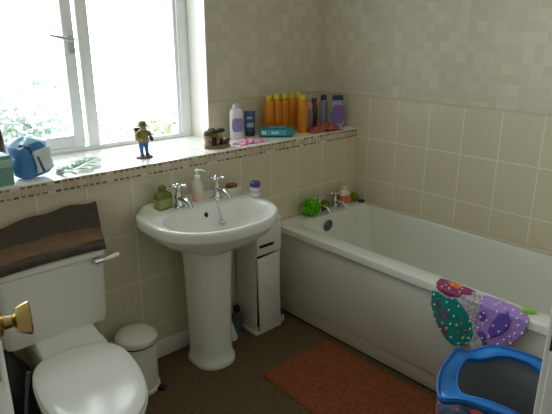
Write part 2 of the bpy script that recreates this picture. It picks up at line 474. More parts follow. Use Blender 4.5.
def pillar_tap(parent, p, s=1.0, face=(0, -1)):
    """chrome pillar tap: flange, body, spout towards face, cross handle"""
    x, y, z = p; fx, fy = face
    b = NB()
    lathe(b, [(0, 0), (.024*s, 0), (.024*s, .005*s), (.017*s, .010*s), (.014*s, .03*s), (.0165*s, .038*s), (.0165*s, .05*s), (.012*s, .058*s), (.009*s, .075*s), (.009*s, .085*s), (0, .086*s)], p, seg=18)
    tp = obj('tap', b, M['chrome'], parent)
    b = NB()
    q = lambda d, h: (x+fx*d*s, y+fy*d*s, z+h*s)
    tube(b, [q(.006, .042), q(.04, .045), q(.07, .042), q(.086, .032), q(.09, .018)], [.011*s, .0105*s, .010*s, .0095*s, .0105*s], 12)
    obj('spout', b, M['chrome'], tp)
    b = NB()
    hz = z+.093*s
    lathe(b, [(0, -.01*s), (.011*s, -.008*s), (.013*s, 0), (.012*s, .008*s), (.006*s, .012*s), (0, .013*s)], (x, y, hz), seg=16)
    for k in range(4):
        a = PI/4 + k*PI/2
        e = Vector((math.cos(a), math.sin(a), 0))
        c = Vector((x, y, hz))
        tube(b, [c+e*.006*s, c+e*.022*s, c+e*.03*s, c+e*.036*s], [.0055*s, .005*s, .0075*s, .004*s], 8)
    obj('cross_handle', b, M['chrome'], tp)
    return tp
pillar_tap(t, (-.375, -.052, ZR), .95)
pillar_tap(t, (-.235, -.052, ZR), .95)

# things on the bath rim
def puff(name, label, c, r, hexc, n=260, sq=.9):
    b = NB(); cz = c[2]+r*sq*.96
    for i in range(n):
        d = Vector((random.gauss(0, 1), random.gauss(0, 1), random.gauss(0, 1))).normalized()
        u = d.orthogonal().normalized(); u.rotate(Matrix.Rotation(random.uniform(0, 2*PI), 3, d)); v = d.cross(u)
        p0 = Vector((0, 0, 0)); w = r*.22; rr = r*random.uniform(.78, 1.0)
        pts = [d*rr*.45-u*w*.5, d*rr*.92-u*w+v*w*.3, d*rr-u*w*.2-v*w*.3, d*rr+u*w*.5+v*w*.35, d*rr*.92+u*w-v*w*.2, d*rr*.45+u*w*.5]
        vs = []
        for q in pts:
            z = max(q.z*sq, -r*sq*.95)
            vs.append(b.verts.new((c[0]+q.x, c[1]+q.y, cz+z)))
        for j in range(1, 5): b.faces.new([vs[0], vs[j], vs[j+1]])
    ico(b, (c[0], c[1], cz), r*.8, 2, (1, 1, sq))
    o = obj(name, b, plain(name+'_net', hexc, .7, var=.25, scale=120), loc=(c[0], c[1], c[2]), smooth=0)
    return tag(o, label, 'bath puff')
puff('bath_puff', 'bright lime green net bath puff on the front corner of the bath', (-.455, -.066, ZR), .060, '#7ed321', 420)
puff('bath_puff', 'olive green bath puff behind the lime one, between the bath taps', (-.318, -.046, ZR), .034, '#7d8f2c', 160)
puff('bath_puff', 'small yellow green bath puff in the far tiled corner of the bath', (-.052, -.045, ZR), .033, '#8f9a35', 140)

t = thing('bubble_bath_bottle', 'squat white bottle with an orange label on the bath corner', 'bottle', (-.165, -.062, ZR)); bbb = t
b = NB(); loft(b, [sup(-.165, -.062, a, d, d, 2.6, 2.6, ZR+z, 32) for a, d, z in ((.026, .018, 0), (.030, .021, .004), (.033, .023, .04), (.031, .022, .065), (.022, .016, .078), (.012, .012, .085))]); obj('body', b, plain('cloudy_white_plastic', '#e2d9c9', .3), t)
b = NB(); loft(b, [sup(-.165, -.062, .0338, .0238, .0238, 2.6, 2.6, ZR+z, 32) for z in (.018, .058)], cap0=False, cap1=False); obj('label', b, plain('orange_label', '#d9713f', .5, var=.2), t)
b = NB(); lathe(b, [(0, .084), (.014, .084), (.014, .1), (.011, .104), (0, .104)], (-.165, -.062, ZR), seg=18); obj('cap', b, plain('cream_cap', '#d8cfba', .4), t)
bbb.scale = (1.3, 1.25, 1.2)
t = thing('bath_plug', 'small dark rubber plug lying on the bath rim by the tiled wall', 'plug', (-.03, -.088, ZR))
b = NB(); lathe(b, [(0, 0), (.019, 0), (.022, .006), (.022, .012), (.017, .014), (0, .014)], (-.03, -.088, ZR), seg=20); obj('stopper', b, M['black'], t)
b = NB(); tube(b, arc((-.037, -.088, ZR+.013), (-.03, -.088, ZR+.032), (-.023, -.088, ZR+.013), 8), .002, 6); obj('ring', b, M['chrome'], t)
b = NB(); loft(b, [[(-.645+.02*r*math.cos(a)*(1+.1*math.sin(3*a)), -1.40+.027*r*math.sin(a), ZR+z) for a in [2*PI*i/20 for i in range(20)]] for r, z in ((.8, 0), (1, .004), (.95, .010), (.6, .014))])
tag(obj('toy_fish', b, plain('lime_rubber', '#8cc152', .4), loc=(-.645, -1.40, ZR)), 'small lime green rubber shape on the bath rim', 'bath toy')

# bath mat draped over the bath side (surface coordinates: y along the bath, s across the rim and down)
def drape(y, s, off=.0015):
    r = .012
    wob = .006*math.sin(y*19+1) * min(1, max(0, s)/.15)
    if s < 0: return Vector((BX0-s+.0, y, ZR+off))
    if s < r*1.57:
        a = s/r; return Vector((BX0+r-(r+off)*math.sin(a)-.0, y, ZR-r+(r+off)*math.cos(a)))
    return Vector((BX0-off-abs(wob), y, ZR-r-(s-r*1.57)))
def inside(p, poly):
    c = False; n = len(poly); j = n-1
    for i in range(n):
        (xi, yi), (xj, yj) = poly[i], poly[j]
        if (yi > p[1]) != (yj > p[1]) and p[0] < (xj-xi)*(p[1]-yi)/(yj-yi)+xi: c = not c
        j = i
    return c
MAR = [(-1.038, -.009), (-1.023, -.064), (-1.053, -.070), (-1.091, -.070), (-1.162, -.066), (-1.192, -.057), (-1.189, -.015), (-1.155, .017), (-1.112, .033), (-1.075, .029), (-1.045, .013)]
ORA = [(-1.064, -.051), (-1.091, -.066), (-1.133, -.060), (-1.134, -.019), (-1.092, -.027)]
TEAL = [(-1.028, .034), (-1.057, .030), (-1.095, .042), (-1.139, .030), (-1.168, .048), (-1.198, .08), (-1.22, .116), (-1.233, .156), (-1.213, .207), (-1.159, .242), (-1.12, .227), (-1.083, .195), (-1.05, .152), (-1.03, .098)]
GREY = [(-1.139, .030), (-1.189, -.015), (-1.206, -.047), (-1.248, .007), (-1.239, .063), (-1.238, .126), (-1.276, .163), (-1.28, .193), (-1.232, .222), (-1.213, .207), (-1.233, .156), (-1.22, .116), (-1.198, .08), (-1.168, .048)]
LAV = [(-1.206, -.047), (-1.246, -.066), (-1.289, -.066), (-1.33, -.064), (-1.37, -.058), (-1.409, -.032), (-1.431, .007), (-1.424, .056), (-1.394, .113), (-1.36, .146), (-1.302, .165), (-1.276, .163), (-1.238, .126), (-1.239, .063), (-1.248, .007)]
FISH = [(-1.300, .06), (-1.325, .02), (-1.352, .005), (-1.368, .035), (-1.362, .075), (-1.335, .112), (-1.305, .135), (-1.288, .11)]
FIN = [(-1.244, .045), (-1.262, .03), (-1.276, .05), (-1.270, .075), (-1.250, .085)]
FIN2 = [(-1.246, .135), (-1.265, .118), (-1.283, .125), (-1.288, .155), (-1.268, .16)]
def sheet(name, parent, poly, mat, off, th=.002, st=.0035):
    b = NB(); vd = {}
    ys = [p[0] for p in poly]; ss = [p[1] for p in poly]
    ny = int((max(ys)-min(ys))/st)+2; ns = int((max(ss)-min(ss))/st)+2
    def vert(i, j):
        if (i, j) not in vd: vd[(i, j)] = b.verts.new(drape(min(ys)+i*st, min(ss)+j*st, off))
        return vd[(i, j)]
    for i in range(ny):
        for j in range(ns):
            if inside((min(ys)+(i+.5)*st, min(ss)+(j+.5)*st), poly): b.faces.new([vert(i, j), vert(i+1, j), vert(i+1, j+1), vert(i, j+1)])
    for _ in range(2): bmesh.ops.smooth_vert(b, verts=[v for v in b.verts if v.is_boundary], factor=.5, use_axis_x=True, use_axis_y=True, use_axis_z=True)
    o = obj(name, b, mat, parent, smooth=60)
    m = o.modifiers.new('thickness', 'SOLIDIFY'); m.thickness = th; m.offset = 0
    return o
TWIG = [[(-1.050, .075), (-1.058, .070), (-1.080, .125), (-1.110, .150), (-1.108, .158), (-1.072, .135)], [(-1.075, .165), (-1.082, .158), (-1.105, .178), (-1.130, .205), (-1.122, .210), (-1.098, .192)], [(-1.085, .085), (-1.092, .080), (-1.125, .120), (-1.118, .126)]]
mt = thing('bath_mat', 'colourful sea creature bath mat hanging over the bath side', 'bath mat', (BX0, -1.23, .30))
def rub(n, h, var=.2): return plain(n, h, .35, var=var, scale=60)
def sparkle():
    k = NT('silver_glitter'); tc = k.n('ShaderNodeTexCoord').outputs['Object']
    v = k.n('ShaderNodeTexVoronoi'); v.inputs['Scale'].default_value = 160; k.l(tc, v.inputs['Vector'])
    s = k.n('ShaderNodeSeparateColor'); k.l(v.outputs['Color'], s.inputs[0])
    return k.bsdf(k.mix(s.outputs[0], lin('#7f7c86'), lin('#d6d3d8')), .3)
sheet('teal_turtle_panel', mt, TEAL, rub('teal_rubber', '#178b84'), .003)['label'] = 'teal panel'
sheet('glitter_panel', mt, GREY, sparkle(), .003)['label'] = 'silver glitter panel'
sheet('lilac_panel', mt, LAV, rub('lilac_rubber', '#a884cf', .1), .003)['label'] = 'lilac panel'
sheet('coral_panel', mt, MAR, rub('maroon_rubber', '#8e2462'), .005)['label'] = 'maroon panel'
sheet('orange_patch', mt, ORA, rub('orange_rubber', '#df6d33'), .0075)['label'] = 'orange patch'
for P in (FISH, FIN, FIN2): sheet('violet_patch', mt, P, rub('violet_rubber', '#6a50b4'), .0055)
for P in TWIG: sheet('magenta_frond', mt, P, rub('magenta_rubber', '#9c2a72'), .0055, st=.0025)
dots = []
while len(dots) < 62:
    y, s = random.uniform(-1.43, -1.03), random.uniform(-.055, .23)
    k = 'w'
    if inside((y, s), TEAL): k = random.choice('wmywwg')
    elif inside((y, s), MAR): k = 'w'
    elif not (inside((y, s), LAV)): continue
    if all((y-a)**2+(s-c)**2 > .024**2 for a, c, _ in dots): dots.append((y, s, k))
DM = {'w': rub('white_dot', '#e6e4ea'), 'm': rub('magenta_dot', '#b8337f'), 'y': rub('yellow_dot', '#d9c545'), 'g': rub('pale_green_dot', '#8ed0b4')}
for y, s, k in dots:
    p = drape(y, s, .007); q = drape(y, s, .012); b = NB()
    r = .0042 if k == 'w' else .0058
    lathe(b, [(r, -.003), (r, 0), (r*.7, .0025), (0, .003)], p, q-p, 10); obj('suction_dot', b, DM[k], mt)

# ------------------------------------------------------------------ basin and pedestal
CX = -1.248; CI = -1.235
t = thing('wash_basin', 'white ceramic pedestal wash basin under the window ledge', 'basin', (CX, -.22, 0))
def deck(x, y, base):     # rim falls from the deck at the back to the front lip
    k = min(1, max(0, (y+.26)/.16)); k = k*k*(3-2*k)
    e = min(1, max(0, (y+.04)/.03)); e = e*e*(3-2*e)
    return base + .003*k + .020*e
YC = -.20
def R(sc, z, lift=0, D=.288, B=.198, W=.306): 
    return sup(CX, YC, W*sc, B*(sc if sc < .97 else 1), D*sc, 4.5, 2.25, z, 72, (lambda x, y: deck(x, y, z)) if lift else None)
b = NB()
inner = lambda a, bb, bf, z, cy=-.283, lift=0: sup(CX, cy, a, bb, bf, 2.5, 2.1, z, 72, (lambda x, y: deck(x, y, z)) if lift else None)
rings = [R(.30, .585), R(.36, .60), R(.52, .622), R(.74, .655), R(.89, .690), R(.945, .712), R(.965, .719), R(.985, .724), R(1.0, .734, 1), R(1.0, .760, 1), R(.994, .770, 1), R(.980, .774, 1),
         inner(.266, .172, .182, .773, lift=1), inner(.259, .166, .175, .769, lift=1), inner(.252, .16, .168, .757, lift=1), inner(.240, .148, .155, .72, -.278), inner(.218, .13, .135, .675, -.268), inner(.17, .10, .105, .638, -.255), inner(.10, .06, .06, .620, -.24), inner(.03, .02, .02, .615, -.235)]
loft(b, rings)
bowl = obj('bowl', b, M['ceramic'], t, smooth=60)
b = NB(); lathe(b, [(0, 0), (.024, 0), (.022, .004), (.01, .005), (0, .004)], (CX, -.235, .6155), seg=20); obj('waste', b, M['chrome'], bowl)
b = NB(); lathe(b, [(0, 0), (.011, 0), (.011, .003), (0, .0035)], (CI+.017, -.128, .727), (0, -1, .5), 16, sx=.8); lathe(b, [(.011, 0), (.014, .001), (.011, .004)], (CI+.017, -.128, .727), (0, -1, .5), 16, sx=.8); obj('overflow_hole', b, M['shade_black'], bowl)
b = NB()
prof = [(.0, .103, .108), (.012, .105, .11), (.026, .104, .108), (.042, .094, .096), (.08, .090, .092), (.3, .094, .094), (.5, .101, .098), (.585, .107, .102), (.611, .109, .104)]
loft(b, [sup(CX-.004, -.185, a, .09, d, 5, 2.3, z, 48) for z, a, d in prof])
obj('pedestal', b, M['ceramic'], t, smooth=50)
ZD = .7768
pillar_tap(t, (CI-.100, -.088, ZD), 1.1)
pillar_tap(t, (CI+.112, -.088, ZD), 1.1)
b = NB()
ch = arc((CI+.083, -.121, .774), (CI+.088, -.142, .73), (CI+.092, -.150, .685), 20)
for p in ch: ico(b, p, .0030, 1)
lathe(b, [(0, 0), (.017, 0), (.020, .006), (.016, .012), (0, .013)], (CI+.092, -.152, .680), (-.5, -.6, -.5), 18)
obj('plug_chain', b, M['chrome'], t)

def flat_bottle(name, label, x, y, z, prof, mat, cap, capmat, extra=None, n=2.6, seg=32, rot=0, cat='bottle', labelspec=None, group=None):
    """prof: list of (half width, half depth, height)"""
    t = thing(name, label, cat, (x, y, z), group)
    m = Matrix.Translation((x, y, z)) @ Matrix.Rotation(rot, 4, 'Z')
    b = NB(); loft(b, [sup(0, 0, a, d, d, n, n, h, seg) for a, d, h in prof], mat=m); obj('body', b, mat, t)
    if cap:
        b = NB(); loft(b, [sup(0, 0, a, d, d, 2.2, 2.2, h, 24) for a, d, h in cap], mat=m); obj('cap', b, capmat, t)
    if labelspec:
        w, d, h0, h1, lm = labelspec
        b = NB(); loft(b, [sup(0, 0, w, d, d, n, n, h, seg) for h in (h0, h1)], cap0=False, cap1=False, mat=m)
        o = obj('label', b, lm, t)
    return t, m
# green soap bottle
flat_bottle('soap_bottle', 'squat olive green soap bottle on the left of the basin', CI-.168, -.066, ZD,
            [(.036, .020, 0), (.041, .024, .004), (.042, .024, .064), (.037, .022, .074), (.022, .015, .083), (.012, .012, .087)], plain('green_translucent', '#66742f', .25, var=.15),
            [(.013, .013, .086), (.017, .017, .088), (.017, .017, .106), (.012, .012, .111)], plain('olive_cap', '#58652a', .35), n=5, labelspec=(.0426, .0246, .014, .054, plain('pale_green_label', '#97a05c', .5)), rot=.25)
# pump bottle
PX, PY = CI+.012, -.076
t, m = flat_bottle('pump_bottle', 'clear pump soap bottle with pink soap between the basin taps', PX, PY, ZD,
            [(.024, .020, 0), (.027, .022, .004), (.0275, .0225, .05), (.026, .0215, .085), (.02, .018, .10), (.011, .011, .108), (.010, .010, .116)], plain('cloudy_clear_plastic', '#cfcbbf', .2), None, None,
            labelspec=(.0281, .0231, .012, .05, plain('pink_label', '#dfb6a4', .4)))
b = NB(); lathe(b, [(0, .114), (.013, .114), (.013, .128), (.008, .131), (.005, .132), (.005, .145), (.010, .146), (.011, .156), (.006, .159), (0, .159)], (PX, PY, ZD), seg=18)
tube(b, [(PX, PY, ZD+.152), (PX+.018, PY-.012, ZD+.153), (PX+.030, PY-.02, ZD+.147), (PX+.031, PY-.021, ZD+.142)], [.0055, .005, .004, .0035], 8); obj('pump', b, M['upvc'], t)
# soap dish
SX, SY = CI+.212, -.070
t = thing('soap_dish', 'cream soap dish right of the basin taps', 'soap dish', (SX, SY, ZD))
b = NB(); loft(b, [sup(SX, SY, a, d, d, 2.4, 2.4, ZD+z, 40) for a, d, z in ((.046, .030, 0), (.050, .034, .004), (.054, .038, .038), (.052, .036, .039), (.046, .030, .028), (.03, .02, .026))]); obj('dish', b, plain('cream_dish', '#ddd3bf', .3), t)
b = NB(); loft(b, [sup(SX, SY, a, d, d, 3, 3, ZD+z, 32) for a, d, z in ((.022, .014, .0265), (.028, .019, .031), (.030, .021, .044), (.025, .017, .052), (.012, .008, .054))])
tag(obj('soap_bar', b, plain('brown_soap', '#7c4d38', .4), loc=(SX, SY, ZD+.0265)), 'reddish brown bar of soap lying in the cream dish', 'soap')
# white bottle with purple cap
flat_bottle('lotion_bottle', 'small white bottle with a purple cap at the right end of the basin', -.9665, -.185, ZD-.0015,
            [(.016, .013, 0), (.021, .017, .004), (.024, .02, .03), (.021, .017, .040), (.012, .012, .044)], plain('white_bottle', '#d7d5d0', .3),
            [(.014, .014, .043), (.019, .019, .045), (.02, .02, .060), (.014, .014, .066)], plain('purple_cap', '#4a4284', .35), rot=1.35, labelspec=(.0248, .0208, .022, .032, plain('lilac_label', '#b9aecb', .4)))

[o for o in COL.objects if o.name == 'lotion_bottle'][0].scale = (1.25, 1.25, 1.2)

# ------------------------------------------------------------------ toilet
TX = -1.955
t = thing('toilet', 'white close coupled toilet with its lid down against the tiled wall', 'toilet', (TX, -.35, 0))
b = NB()
_ra = math.radians(-7.5)
def S(a, cy, bb, bf, z, nb=2.6, nf=2.1):     # the pan and seat sit slightly askew to the wall
    k = min(1, z/.3); c_, s_ = math.cos(_ra*k), math.sin(_ra*k)
    return [(TX+(x-TX)*c_-(y+.25)*s_, -.25+(x-TX)*s_+(y+.25)*c_, zz) for x, y, zz in sup(TX, cy, a, bb, bf, nb, nf, z, 56)]
loft(b, [S(.118, -.33, .20, .22, 0), S(.12, -.33, .20, .222, .012), S(.105, -.33, .195, .20, .04), S(.098, -.34, .20, .18, .13), S(.108, -.39, .19, .21, .20), S(.132, -.46, .20, .25, .28), S(.152, -.51, .205, .282, .33), S(.164, -.53, .21, .292, .368), S(.166, -.53, .21, .295, .382), S(.158, -.53, .2, .286, .387)])
pan = obj('pan', b, M['ceramic'], t, smooth=50)
b = NB()
loft(b, [rrect(TX+.015-w, TX+.015+w, y0, -.025, .03, z, 5) for w, y0, z in ((.09, -.25, .18), (.11, -.29, .30), (.118, -.32, .375), (.118, -.325, .388), (.115, -.255, .400), (.112, -.21, .416), (.10, -.19, .420))]); obj('rear_shelf', b, M['ceramic'], t, smooth=50)
b = NB()
loft(b, [rrect(TX-w, TX+w, y0, -.012, .028, z, 6) for w, y0, z in ((.180, -.178, .412), (.193, -.190, .418), (.199, -.196, .46), (.203, -.205, .695), (.199, -.2, .70))])
tank = obj('cistern', b, M['ceramic'], t, smooth=40)
b = NB()
def lidring(e, dz):
    r = rrect(TX-.209+e, TX+.209-e, -.214+e, -.010-e*.3, .03, 0, 6)
    return [(x, y, .702+dz+(.014*(1-((x-TX)/.209)**2) if dz > .01 else 0)) for x, y, z in r]
loft(b, [lidring(.004, 0), lidring(0, .004), lidring(0, .018), lidring(.004, .024), lidring(.012, .027)]); obj('cistern_lid', b, M['ceramic'], t, smooth=40)
b = NB()
loft(b, [S(.162, -.53, .215, .296, .390, 2.9), S(.168, -.53, .218, .302, .395, 2.9), S(.168, -.53, .218, .302, .403, 2.9), S(.162, -.53, .212, .296, .407, 2.9)]); obj('seat', b, M['seat'], t, smooth=50)
b = NB()
loft(b, [S(.160, -.53, .215, .290, .409, 2.8), S(.166, -.53, .218, .296, .413, 2.8), S(.166, -.53, .218, .296, .420, 2.8), S(.158, -.53, .210, .285, .427, 2.7), S(.125, -.53, .175, .235, .4305, 2.5), S(.065, -.53, .09, .12, .433, 2.3)]); obj('lid', b, M['seat'], t, smooth=50)
for s in (-1, 1):
    b = NB(); tube(b, [(TX+s*.075-.02, -.312, .405), (TX+s*.075+.02, -.312, .405)], .010, 10); obj('hinge', b, M['seat'], t)
b = NB()
lx, ly, lz = TX+.160, -.205, .688
lathe(b, [(0, 0), (.017, 0), (.017, .006), (.012, .012), (.011, .02), (0, .021)], (lx, ly+.002, lz), (0, -1, 0), 18)
tube(b, [(lx-.008, ly-.016, lz), (lx+.010, ly-.018, lz+.001), (lx+.024, ly-.022, lz+.003)], [.011, .009, .007], 10)
lev = obj('flush_lever', b, M['chrome'], t)
b = NB(); tube(b, [(lx+.018, ly-.021, lz+.002), (lx+.05, ly-.027, lz+.007), (lx+.084, ly-.03, lz+.012)], [.006, .0085, .0095], 10); obj('lever_handle', b, M['seat'], lev); lev.children[0]['label'] = 'white lever handle'

# towel bunched along the cistern lid
b = NB(); rings = []
base = [(-.018, .868, 0), (-.034, .872, 0), (-.05, .856, 0), (-.075, .822, 0), (-.10, .786, 1), (-.122, .772, 1), (-.15, .771, 1), (-.182, .770, 1), (-.199, .765, 1), (-.203, .757, 0), (-.216, .752, 0), (-.224, .745, 0), (-.226, .736, 0), (-.223, .730, 0), (-.2175, .731, 0), (-.216, .738, 0), (-.2, .741, 0), (-.1, .741, 0), (-.014, .741, 0)]
N = 44
for i in range(N+1):
    u = i/N; ring = []
    for y, z, k in base:
        xe = -1.690 + .32*(y+.02)
        x = xe + u*(-2.30-xe)
        top = max(0, min(1, (z-.752)/.11))
        zz = z - .05*top*u*1.1 + .004*math.sin(u*9+y*20)*top + .004*math.sin(u*23+z*40)*top
        if z < .745 and y < -.21: zz -= .006*u
        crown = .014*(1-((x-TX)/.209)**2) if abs(x-TX) < .209 else 0
        zz += crown*.7 if abs(x-TX) < .209 else -.002
        ring.append((x, y+.004*math.sin(u*13+z*30)*(1 if z > .76 else 0), zz))
    rings.append(ring)
tb = bmesh.new(); rv = [[tb.verts.new(p) for p in r] for r in rings]; nb = len(base)
for i in range(N):
    for j in range(nb):
        k = (j+1) % nb
        f = tb.faces.new([rv[i][j], rv[i+1][j], rv[i+1][k], rv[i][k]]); f.material_index = 1 if base[j][2] and base[k][2] or (base[j][2] != base[k][2] and base[k][2] == 0) else 0
tb.faces.new(rv[0][::-1]); tb.faces.new(rv[-1])
o = obj('towel', tb, [M['towel_dark'], M['towel_brown']], loc=(-1.97, -.11, .73), smooth=60)
tag(o, 'dark brown towel with a lighter brown band folded along the toilet cistern', 'towel')

# toilet brush in the dark gap left of the pan
BXX, BYY = -2.165, -.315
t = thing('toilet_brush', 'black toilet brush pot with a grey handle left of the toilet', 'toilet brush', (BXX, BYY, 0))
b = NB(); lathe(b, [(0, 0), (.055, 0), (.058, .004), (.05, .13), (.046, .13), (.05, .01), (0, .008)], (BXX, BYY, 0), seg=24); obj('pot', b, M['black'], t)
b = NB(); tube(b, arc((BXX-.005, BYY, .05), (BXX-.0, BYY, .2), (BXX+.045, BYY+.01, .385), 10), [.006]*9+[.008, .008], 8); h = obj('handle', b, M['grey_plastic'], t); h['label'] = 'grey handle'
b = NB(); ico(b, (BXX, BYY, .07), .036, 2, (1, 1, 1.3), jit=.12); obj('brush_head', b, M['black'], t, smooth=0)

b = NB(); rings = []
for k in range(15):
    u = k/14; e = (.82+.25*math.sin(PI*min(1, u*1.15)))*(1 if u < .6 else max(.12, 1-((u-.6)/.42)**1.6))
    rings.append([(-2.14+.078*e*math.cos(q)*(1+.07*math.sin(5*q+u*9)+.04*math.sin(11*q-u*17)), -.13+.09*e*math.sin(q)*(1+.07*math.cos(4*q+u*7)), (.402*u)+.004*math.sin(6*q)*(0 < k < 14)) for q in [2*PI*i/48 for i in range(48)]])
loft(b, rings)
tag(obj('bin_bag', b, plain('black_polythene', '#202225', .3, var=.3, scale=60, bump=.6), loc=(-2.14, -.135, 0), smooth=30), 'crinkled black plastic bag standing in the dark gap behind the toilet', 'bag')

# ------------------------------------------------------------------ pedal bin
BX, BY = -1.632, -.155
t = thing('pedal_bin', 'small white pedal bin between the toilet and the basin', 'bin', (BX, BY, 0)); pb = t
b = NB(); lathe(b, [(0, 0), (.082, 0), (.085, .004), (.085, .018), (.079, .022), (.080, .228), (0, .228)], (BX, BY, 0), seg=40); obj('bucket', b, M['painted'], t)
b = NB(); lathe(b, [(.0795, .228), (.083, .229), (.083, .236), (.0795, .237)], (BX, BY, 0), seg=40); obj('rim', b, M['black'], t)
b = NB(); lathe(b, [(0, .237), (.086, .237), (.088, .241), (.087, .256), (.082, .266), (.06, .274), (.03, .278), (0, .279)], (BX, BY, 0), seg=40); obj('lid', b, M['painted'], t, smooth=50)
b = NB(); a = Vector((.62, -.78, 0)); p0 = Vector((BX, BY, .012))
mm = Matrix.Translation(p0) @ Matrix.Rotation(math.atan2(a.y, a.x), 4, 'Z')
box(b, (.082, -.016, -.004), (.118, .016, .004), .002, mat=mm); obj('pedal', b, M['black'], t)

pb.scale = (1.05, 1.05, 1.04)

# ------------------------------------------------------------------ bathroom cabinet
x0, x1, y0, y1, zt = -.962, -.79, -.172, -.016, .632
t = thing('bathroom_cabinet', 'narrow white floor cabinet between the basin and the bath', 'cabinet', ((x0+x1)/2, (y0+y1)/2, 0))
b = NB(); w = .012
box(b, (x0, y0+.002, .02), (x0+w, y1, zt-w), .001); box(b, (x1-w, y0+.002, .02), (x1, y1, zt-w), .001); box(b, (x0+w, y1-w, .02), (x1-w, y1, zt-w))
box(b, (x0-.004, y0-.008, zt-w), (x1+.002, y1, zt+.003), .003); box(b, (x0-.004, y0-.008, 0), (x1+.002, y1, .022), .003); box(b, (x0+w, y0+.004, .447), (x1-w, y1-w, .457))
obj('carcass', b, M['painted'], t)
b = NB(); box(b, (x0+w+.001, y0+.03, .022), (x1-w-.001, y1-w, .446)); obj('inside_shade', b, M['shade_black'], t, smooth=0)  # solid black block stands in for the unlit cabinet interior
b = NB(); box(b, (x0+.004, y0-.010, .463), (x1-.003, y0+.003, .612), .003)
dr = obj('drawer', b, M['painted'], t)
b = NB(); box(b, (x0+.020, y0-.0125, .494), (x1-.055, y0-.008, .510), .002); obj('finger_slot', b, M['shade_black'], dr)
b = NB(); rot = Matrix.Translation((x1-.003, y0, .03)) @ Matrix.Rotation(math.radians(3.2), 4, 'Z') @ Matrix.Rotation(math.radians(-2.6), 4, 'Y')
box(b, (-.152, -.012, 0), (0, .0, .418), .003, mat=rot)
dr = obj('door', b, M['painted'], t)
b = NB(); lathe(b, [(0, 0), (.004, 0), (.004, .006), (.009, .010), (.009, .015), (.004, .019), (0, .019)], rot @ Vector((-.095, -.012, .25)), rot.to_3x3() @ Vector((0, -1, 0)), 16); obj('knob', b, M['painted'], dr)

# bottles and scraps on the floor by the pedestal
flat_bottle('cleaner_bottle', 'dark blue cleaner bottle with a black cap on the floor behind the pedestal', -1.005, -.065, 0,
            [(.026, .02, 0), (.03, .023, .005), (.03, .023, .085), (.022, .018, .105), (.011, .011, .115)], plain('slate_blue_plastic', '#4c5566', .35),
            [(.013, .013, .114), (.019, .019, .117), (.019, .019, .142), (.014, .014, .148)], M['black'], rot=.3)
t = thing('plastic_cone', 'white plastic cone on the floor just behind the pedestal foot', 'cone', (-1.078, -.10, 0))
b = NB(); lathe(b, [(0, 0), (.038, 0), (.039, .006), (.028, .045), (.018, .075), (.010, .10), (0, .101)], (-1.078, -.10, 0), seg=24); obj('shell', b, M['painted'], t)
b = NB()
loft(b, [[(-.757+.024*r*math.cos(a)*(1+.25*math.sin(4*a+k)), -.14+.02*r*math.sin(a)*(1+.2*math.cos(3*a)), z+.006*math.sin(5*a+k)*(z > .004)) for a in [2*PI*i/22 for i in range(22)]] for k, (r, z) in enumerate(((.9, .001), (1, .010), (.7, .022), (.3, .032)))])
tag(obj('crumpled_tissue', b, plain('white_tissue', '#d9d7d0', .9), loc=(-.757, -.14, 0), smooth=0), 'white crumpled tissue on the floor between cabinet and bath', 'tissue')

# ------------------------------------------------------------------ rug
b = NB(); cr = [(-1.165, -.452), (-.722, -.452), (-.716, -1.22), (-1.20, -1.22)]
def rugp(u, v):
    a = Vector(cr[0]).lerp(Vector(cr[1]), u); c = Vector(cr[3]).lerp(Vector(cr[2]), u); return a.lerp(c, v)
NU, NV = 46, 70; g = []
for j in range(NV+1):
    row = []
    for i in range(NU+1):
        p = rugp(i/NU, j/NV); e = min(i, NU-i, j, NV-j)
        row.append((p.x, p.y, .004 if e == 0 else .013+random.uniform(-.0018, .0018)))
    g.append(row)
vv = [[b.verts.new(p) for p in r] for r in g]
for j in range(NV):
    for i in range(NU): b.faces.new([vv[j][i], vv[j][i+1], vv[j+1][i+1], vv[j+1][i]])
ed = [vv[0][i] for i in range(NU+1)] + [vv[j][NU] for j in range(1, NV+1)] + [vv[NV][i] for i in range(NU-1, -1, -1)] + [vv[j][0] for j in range(NV-1, 0, -1)]
lo = [b.verts.new((v.co.x, v.co.y, .0005)) for v in ed]
for i in range(len(ed)): b.faces.new([ed[i], ed[(i+1) % len(ed)], lo[(i+1) % len(ed)], lo[i]])
b.faces.new(lo)
tag(obj('rug', b, M['rug'], loc=(-.95, -.8, 0), smooth=60), 'orange pile bath rug on the brown carpet beside the bath', 'rug')

